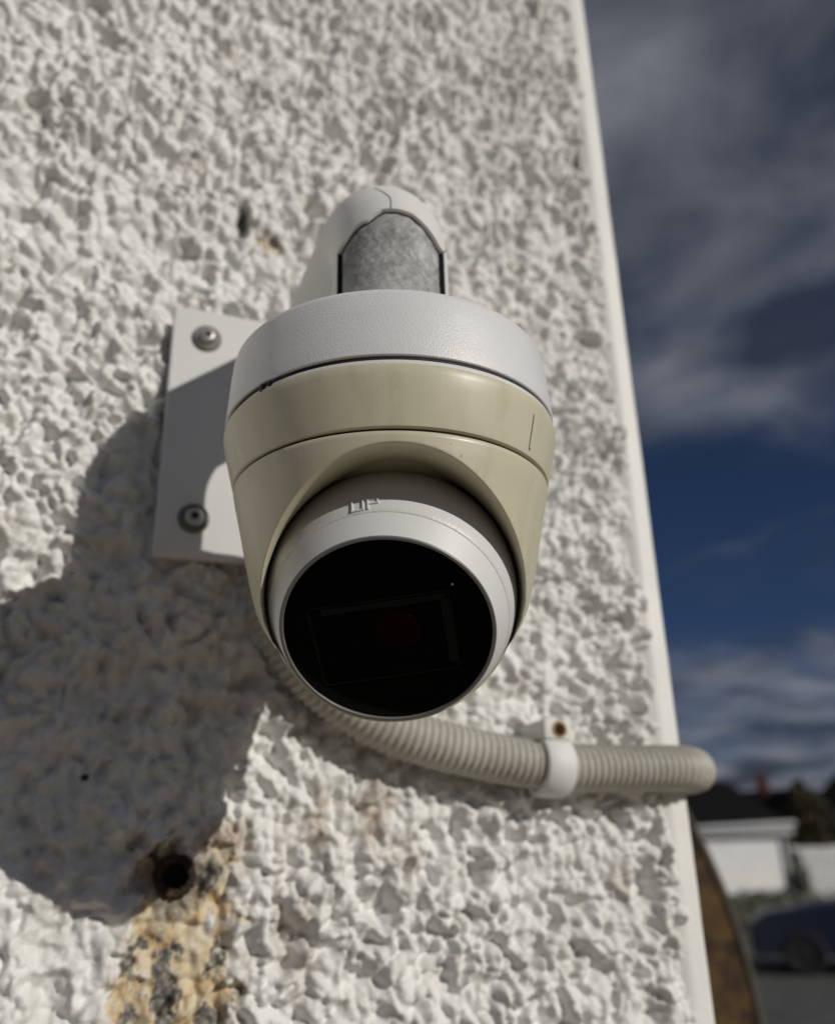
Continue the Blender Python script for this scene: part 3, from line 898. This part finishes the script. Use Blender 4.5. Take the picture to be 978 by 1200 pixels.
# rusty curved panel just past the corner
pc = (0.243, -0.43); PR = 0.692; PY = 0.83
rp = empty('rusty_screen', (0.6, PY, GROUND_Z))
tag(rp, 'rusty brown round-topped screen with pale rim just beyond the wall corner', 'screen')
arcp = [(pc[0]+PR*math.cos(a), pc[1]+PR*math.sin(a)) for a in np.linspace(0, PI/2, 40)]
outl = [(pc[0]+PR, GROUND_Z+0.02), ] + arcp + [(pc[0], GROUND_Z+0.02)]
bm = bmesh.new()
f_ = [bm.verts.new((x, PY, z)) for x, z in outl]; b_ = [bm.verts.new((x, PY+0.025, z)) for x, z in outl]
bm.faces.new(f_); bm.faces.new(b_[::-1])
for k in range(len(outl)):
    k2 = (k+1) % len(outl); bm.faces.new((f_[k], b_[k], b_[k2], f_[k2]))
bm_obj('sheet', bm, M['rust_panel'], rp, False)
bm = bmesh.new(); prev = None
for (x, z) in [(pc[0]+PR, GROUND_Z+0.02)] + arcp:
    d_ = Vector((x-pc[0], 0, max(z-pc[1], 0))).normalized()
    p = Vector((x, 0, z))
    sec = [bm.verts.new(Vector((q.x, yy, q.z))) for q, yy in ((p-d_*0.003, PY-0.006), (p+d_*0.004, PY-0.006), (p+d_*0.004, PY+0.031), (p-d_*0.003, PY+0.031))]
    if prev:
        for j in range(4): bm.faces.new((prev[j], prev[(j+1) % 4], sec[(j+1) % 4], sec[j]))
    prev = sec
bm_obj('rim', bm, M['panel_rim'], rp, False)

# white outbuilding with a dark roof, turned a little towards the sun
D = 30.0
GF = Vector((0.27, 0.963, 0)).normalized(); GR = Vector((GF.y, -GF.x, 0))
GAX = (GR, GF, ZH)
piv = bg(0.40, D, 0.0)
def gb(x, y, z): return piv + GR*x + GF*y + Vector((0, 0, z))
ob = empty('outbuilding', gb(-3.0, 0, GROUND_Z))
tag(ob, 'low white outbuilding with dark slate roof beyond the hedge', 'building')
box('wall', gb(-3.0, 2.5, (GROUND_Z+0.15)/2), (3.0, 2.5, (0.15-GROUND_Z)/2), M['white_wall'], ob, GAX)
box('corner_board', gb(-0.06, -0.03, (GROUND_Z+0.1)/2), (0.06, 0.06, (0.1-GROUND_Z)/2), M['trim'], ob, GAX)
box('fascia', gb(-3.0, -0.20, 0.30), (3.2, 0.05, 0.11), M['trim'], ob, GAX)
V, F = sweep([gb(-6.3, -0.30, 0.30), gb(0.26, -0.30, 0.50)], 0.07, 10)
mesh_obj('gutter', V, F, M['trim'], ob)
bm = bmesh.new()
rv = [bm.verts.new(gb(s, d, z)) for s, d, z in ((-6.3, -0.3, 0.42), (0.20, -0.3, 0.46), (-0.4, 2.6, 1.95), (-6.3, 2.6, 2.0), (-6.3, 5.4, 0.40), (0.20, 5.4, 0.40))]
bm.faces.new((rv[0], rv[1], rv[2], rv[3])); bm.faces.new((rv[3], rv[2], rv[5], rv[4])); bm.faces.new((rv[1], rv[5], rv[2]))
bm_obj('roof', bm, M['slate'], ob, False)

def house(name, label, s, d, w, dep, z_e, z_r, chimney=None, face=0.0, mat='slate_far'):
    root = empty(name, bg(s, d))
    tag(root, label, 'house')
    a = math.radians(face)
    r_ = RH*math.cos(a)+FH*math.sin(a); f_ = FH*math.cos(a)-RH*math.sin(a)
    base = bg(s, d, 0)
    def P(x, y, z): return base + r_*x + f_*y + Vector((0, 0, z))
    box('wall', P(0, dep/2, (GROUND_Z+z_e)/2), (w/2, dep/2, (z_e-GROUND_Z)/2), M['dark_wall'], root, (r_, f_, ZH))
    bm = bmesh.new()
    q = [bm.verts.new(P(x, y, z)) for x, y, z in ((-w/2-.3, -.3, z_e), (w/2+.3, -.3, z_e), (w/2+.3, dep/2, z_r), (-w/2-.3, dep/2, z_r), (-w/2-.3, dep+.3, z_e), (w/2+.3, dep+.3, z_e))]
    bm.faces.new((q[0], q[1], q[2], q[3])); bm.faces.new((q[3], q[2], q[5], q[4])); bm.faces.new((q[0], q[3], q[4])); bm.faces.new((q[1], q[5], q[2]))
    rf = bm_obj('roof', bm, M[mat], root, False)
    if chimney is not None:
        cx_, hh = chimney
        box('chimney', P(cx_, dep/2, z_r+hh/2-0.3), (0.27, 0.35, hh/2+0.3), M['brick'], rf, (r_, f_, ZH), 0.02)
        for dx in (-0.12, 0.12):
            revolve('chimney_pot', [(0.09, 0), (0.08, 0.15), (0.07, 0.32), (0.05, 0.32), (0.05, 0)], P(cx_+dx, dep/2, z_r+hh), (0, 0, 1), M['brick'], rf, 12)
    return root
house('slate_house', 'dark roofed house with red chimney behind the white outbuilding', -5.3, 44, 13.0, 7.0, -0.2, 2.45, (5.35, 0.5))
house('gabled_house', 'dark gable-ended house rising at the right edge of the picture', 7.4, 44, 8.0, 6.0, 0.9, 3.9, None, 90)

def foliage(name, centre, rad, n, size, mat, parent, seed, flat=1.0):
    rg = random.Random(seed)
    V, F = [], []
    lobes = [(Vector((rg.uniform(-.55, .55)*rad[0], rg.uniform(-.55, .55)*rad[1], rg.uniform(-.5, .6)*rad[2])), rg.uniform(.35, .6)) for _ in range(9)]
    for i in range(n):
        c0, k = rg.choice(lobes)
        d = Vector((rg.gauss(0, 1), rg.gauss(0, 1), rg.gauss(0, 1))).normalized()*(rg.random()**0.4)*k
        p = Vector(centre) + c0 + Vector((d.x*rad[0], d.y*rad[1], d.z*rad[2]))
        a = Vector((rg.gauss(0, 1), rg.gauss(0, 1), rg.gauss(0, 1))).normalized(); b = a.cross(Vector((rg.gauss(0, 1), rg.gauss(0, 1), rg.gauss(0, 1)))).normalized()
        s = size*rg.uniform(.6, 1.4); j = len(V)
        V += [p-a*s, p+b*s*.45, p+a*s, p-b*s*.45]; F.append((j, j+1, j+2, j+3))
    return mesh_obj(name, V, F, mat, parent, False)

def tree(label, s, d, top, rad, mat, seed, cat='tree', name='garden_tree', n=1500, size=0.14):
    root = empty(name, bg(s, d)); tag(root, label, cat)
    base = bg(s, d); c = bg(s, d, top-rad[2]*0.95)
    pts = [base, base.lerp(c, 0.5)+RH*0.05, c]
    V, F = sweep(catmull(pts, 5), [0.09*(1-0.06*i) for i in range(11)], 10)
    tk = mesh_obj('trunk', V, F, M['bark'], root)
    for k in range(4):
        a = k*1.7+seed
        e = c + Vector((math.cos(a)*rad[0]*.5, math.sin(a)*rad[1]*.5, rad[2]*.35))
        V, F = sweep([base.lerp(c, .6), e], [0.05, 0.015], 6); mesh_obj('limb', V, F, M['bark'], tk)
    foliage('crown', c, rad, n, size, mat, root, seed)
tree('brownish olive tree between the outbuilding roof and the dark gable', 1.15, 33, 1.75, (0.95, 0.75, 1.35), M['leaf_brown'], 3, n=1800)
tree('dark bushy tree behind the white slatted fence', 2.2, 34, 0.95, (1.3, 0.9, 0.9), M['leaf_dark'], 5, n=1800)
def shrub(label, s, d, top, rad, mat, seed, n=900, size=0.07):
    root = empty('shrub', bg(s, d)); tag(root, label, 'shrub')
    for k in range(5):
        a = k*1.26; V, F = sweep([bg(s, d), bg(s+rad[0]*.5*math.cos(a), d+rad[1]*.5*math.sin(a), top-rad[2]*.6)], [0.02, 0.006], 5); mesh_obj('stem', V, F, M['bark'], root)
    foliage('crown', bg(s, d, top-rad[2]*0.9), rad, n, size, mat, root, seed)
shrub('grey-green shrub in front of the end of the white fence', 0.62, 26.5, -0.25, (0.36, 0.35, 0.75), M['leaf_grey'], 8)
shrub('black-looking shrub at the right edge beside the dark blue car', 1.95, 21, -1.0, (0.75, 0.7, 0.6), M['leaf_dark'], 9, 1200)
hd = foliage('hedge', bg(0.2, 25.5, -1.55), (3.6, 0.5, 0.55), 5000, 0.07, M['leaf_grey'], None, 12)
tag(hd, 'low grey-green hedge in front of the white outbuilding', 'hedge')

# white slatted fence
fn = empty('slatted_fence', bg(2.2, 28)); tag(fn, 'white slatted fence with rails right of the outbuilding', 'fence')
fp = bg(0.55, 28.0, 0.0)
def fb(x, y, z): return fp + GR*x + GF*y + Vector((0, 0, z))
for k in range(4):
    box('post', fb(1.25*k, 0.0, -1.07), (0.06, 0.06, 0.93), M['fence'], fn, GAX, 0.01)
for z in (-0.25, -0.85, -1.45):
    box('rail', fb(1.87, -0.07, z), (1.95, 0.02, 0.045), M['fence'], fn, GAX)
slat = None
for k in range(28):
    p = fb(0.08+0.135*k, -0.11, -1.03)
    if slat is None:
        bm = bmesh.new(); add_box(bm, (0, 0, 0), (0.05, 0.010, 0.86), GAX)
        slat = bm_obj('slat', bm, M['fence'], fn, False); slat.location = p
    else:
        o = slat.copy(); COL.objects.link(o); o.location = p

# dark blue car parked across the concrete
car = empty('parked_car', bg(1.55, 17.0)); tag(car, 'dark navy blue parked car seen past the rusty panel', 'car')
side = [(-2.05, 0.28), (-2.08, 0.50), (-2.02, 0.74), (-1.80, 0.86), (-1.2, 0.95), (-0.72, 1.0), (-0.1, 1.40), (0.35, 1.47), (1.1, 1.45), (1.65, 1.30), (1.95, 0.98), (2.05, 0.85), (2.06, 0.45), (1.98, 0.28)]
def cp(x, y, z): return bg(1.55+x, 17.0+y, GROUND_Z+z)
bm = bmesh.new(); secs = []
for y, ins in ((-0.84, 0.06), (-0.80, 0.0), (0.80, 0.0), (0.84, 0.06)):
    row = []
    for x, z in side:
        tuck = 0.16*max(0.0, (z-0.9)/0.57)
        yy = y*(1-tuck)
        row.append(bm.verts.new(cp(x*(1-0.02*(ins > 0)), yy, z-(0.03 if ins > 0 and z > 0.9 else 0))))
    secs.append(row)
for p, q in zip(secs[:-1], secs[1:]):
    for k in range(len(side)):
        k2 = (k+1) % len(side); bm.faces.new((p[k], p[k2], q[k2], q[k]))
bm.faces.new(secs[0]); bm.faces.new(secs[-1][::-1])
bm_obj('body', bm, M['navy'], car, True, 25)
for pts in ([(-0.55, 1.02), (-0.08, 1.34), (0.42, 1.40), (0.42, 1.02)], [(0.50, 1.02), (0.50, 1.40), (1.05, 1.38), (1.5, 1.22), (1.62, 1.02)]):
    for sgn in (-1, 1):
        V = []
        for x, z in pts:
            tuck = 0.16*max(0.0, (z-0.9)/0.57); V.append(cp(x, sgn*(0.845*(1-tuck)+0.006), z))
        mesh_obj('side_window', V, [tuple(range(len(pts)))], M['carglass'], car, False)
V = [cp(-0.70, -0.66, 1.025), cp(-0.70, 0.66, 1.025), cp(-0.12, 0.60, 1.408), cp(-0.12, -0.60, 1.408)]
mesh_obj('windscreen', V, [(0, 1, 2, 3)], M['carglass'], car, False)
for x in (-1.3, 1.28):
    for sgn in (-1, 1):
        wv = revolve('wheel', [(0.20, 0.10), (0.29, 0.11), (0.315, 0.08), (0.315, -0.08), (0.29, -0.11), (0.20, -0.10)], cp(x, sgn*0.76, 0.315), FH*sgn, M['tyre'], car, 32)
        revolve('rim', [(0, 0.085), (0.06, 0.09), (0.19, 0.075), (0.205, 0.10)], cp(x, sgn*0.76, 0.315), FH*sgn, M['rim'], wv, 24)
for sgn in (-1, 1):
    box('headlight', cp(-1.97, sgn*0.60, 0.70), (0.10, 0.17, 0.07), M['lamp'], car, BAX, 0.03)

# far dark rise closing the view
V, F = [], []
n_ = 160
for i in range(n_+1):
    a = 2*PI*i/n_
    hgt = 5.0 + 3.5*math.sin(a*5+1.0) + 2.5*math.sin(a*11+0.4) + 1.2*math.sin(a*23)
    for rr, z in ((260.0, GROUND_Z-1), (330.0, GROUND_Z+max(hgt, 1.0)), (420.0, GROUND_Z-1)):
        V.append((math.sin(a)*rr, math.cos(a)*rr, z))
for i in range(n_):
    for k in range(2): F.append((i*3+k, (i+1)*3+k, (i+1)*3+k+1, i*3+k+1))
tag(mesh_obj('hills', V, F, M['hill']), kind='structure')
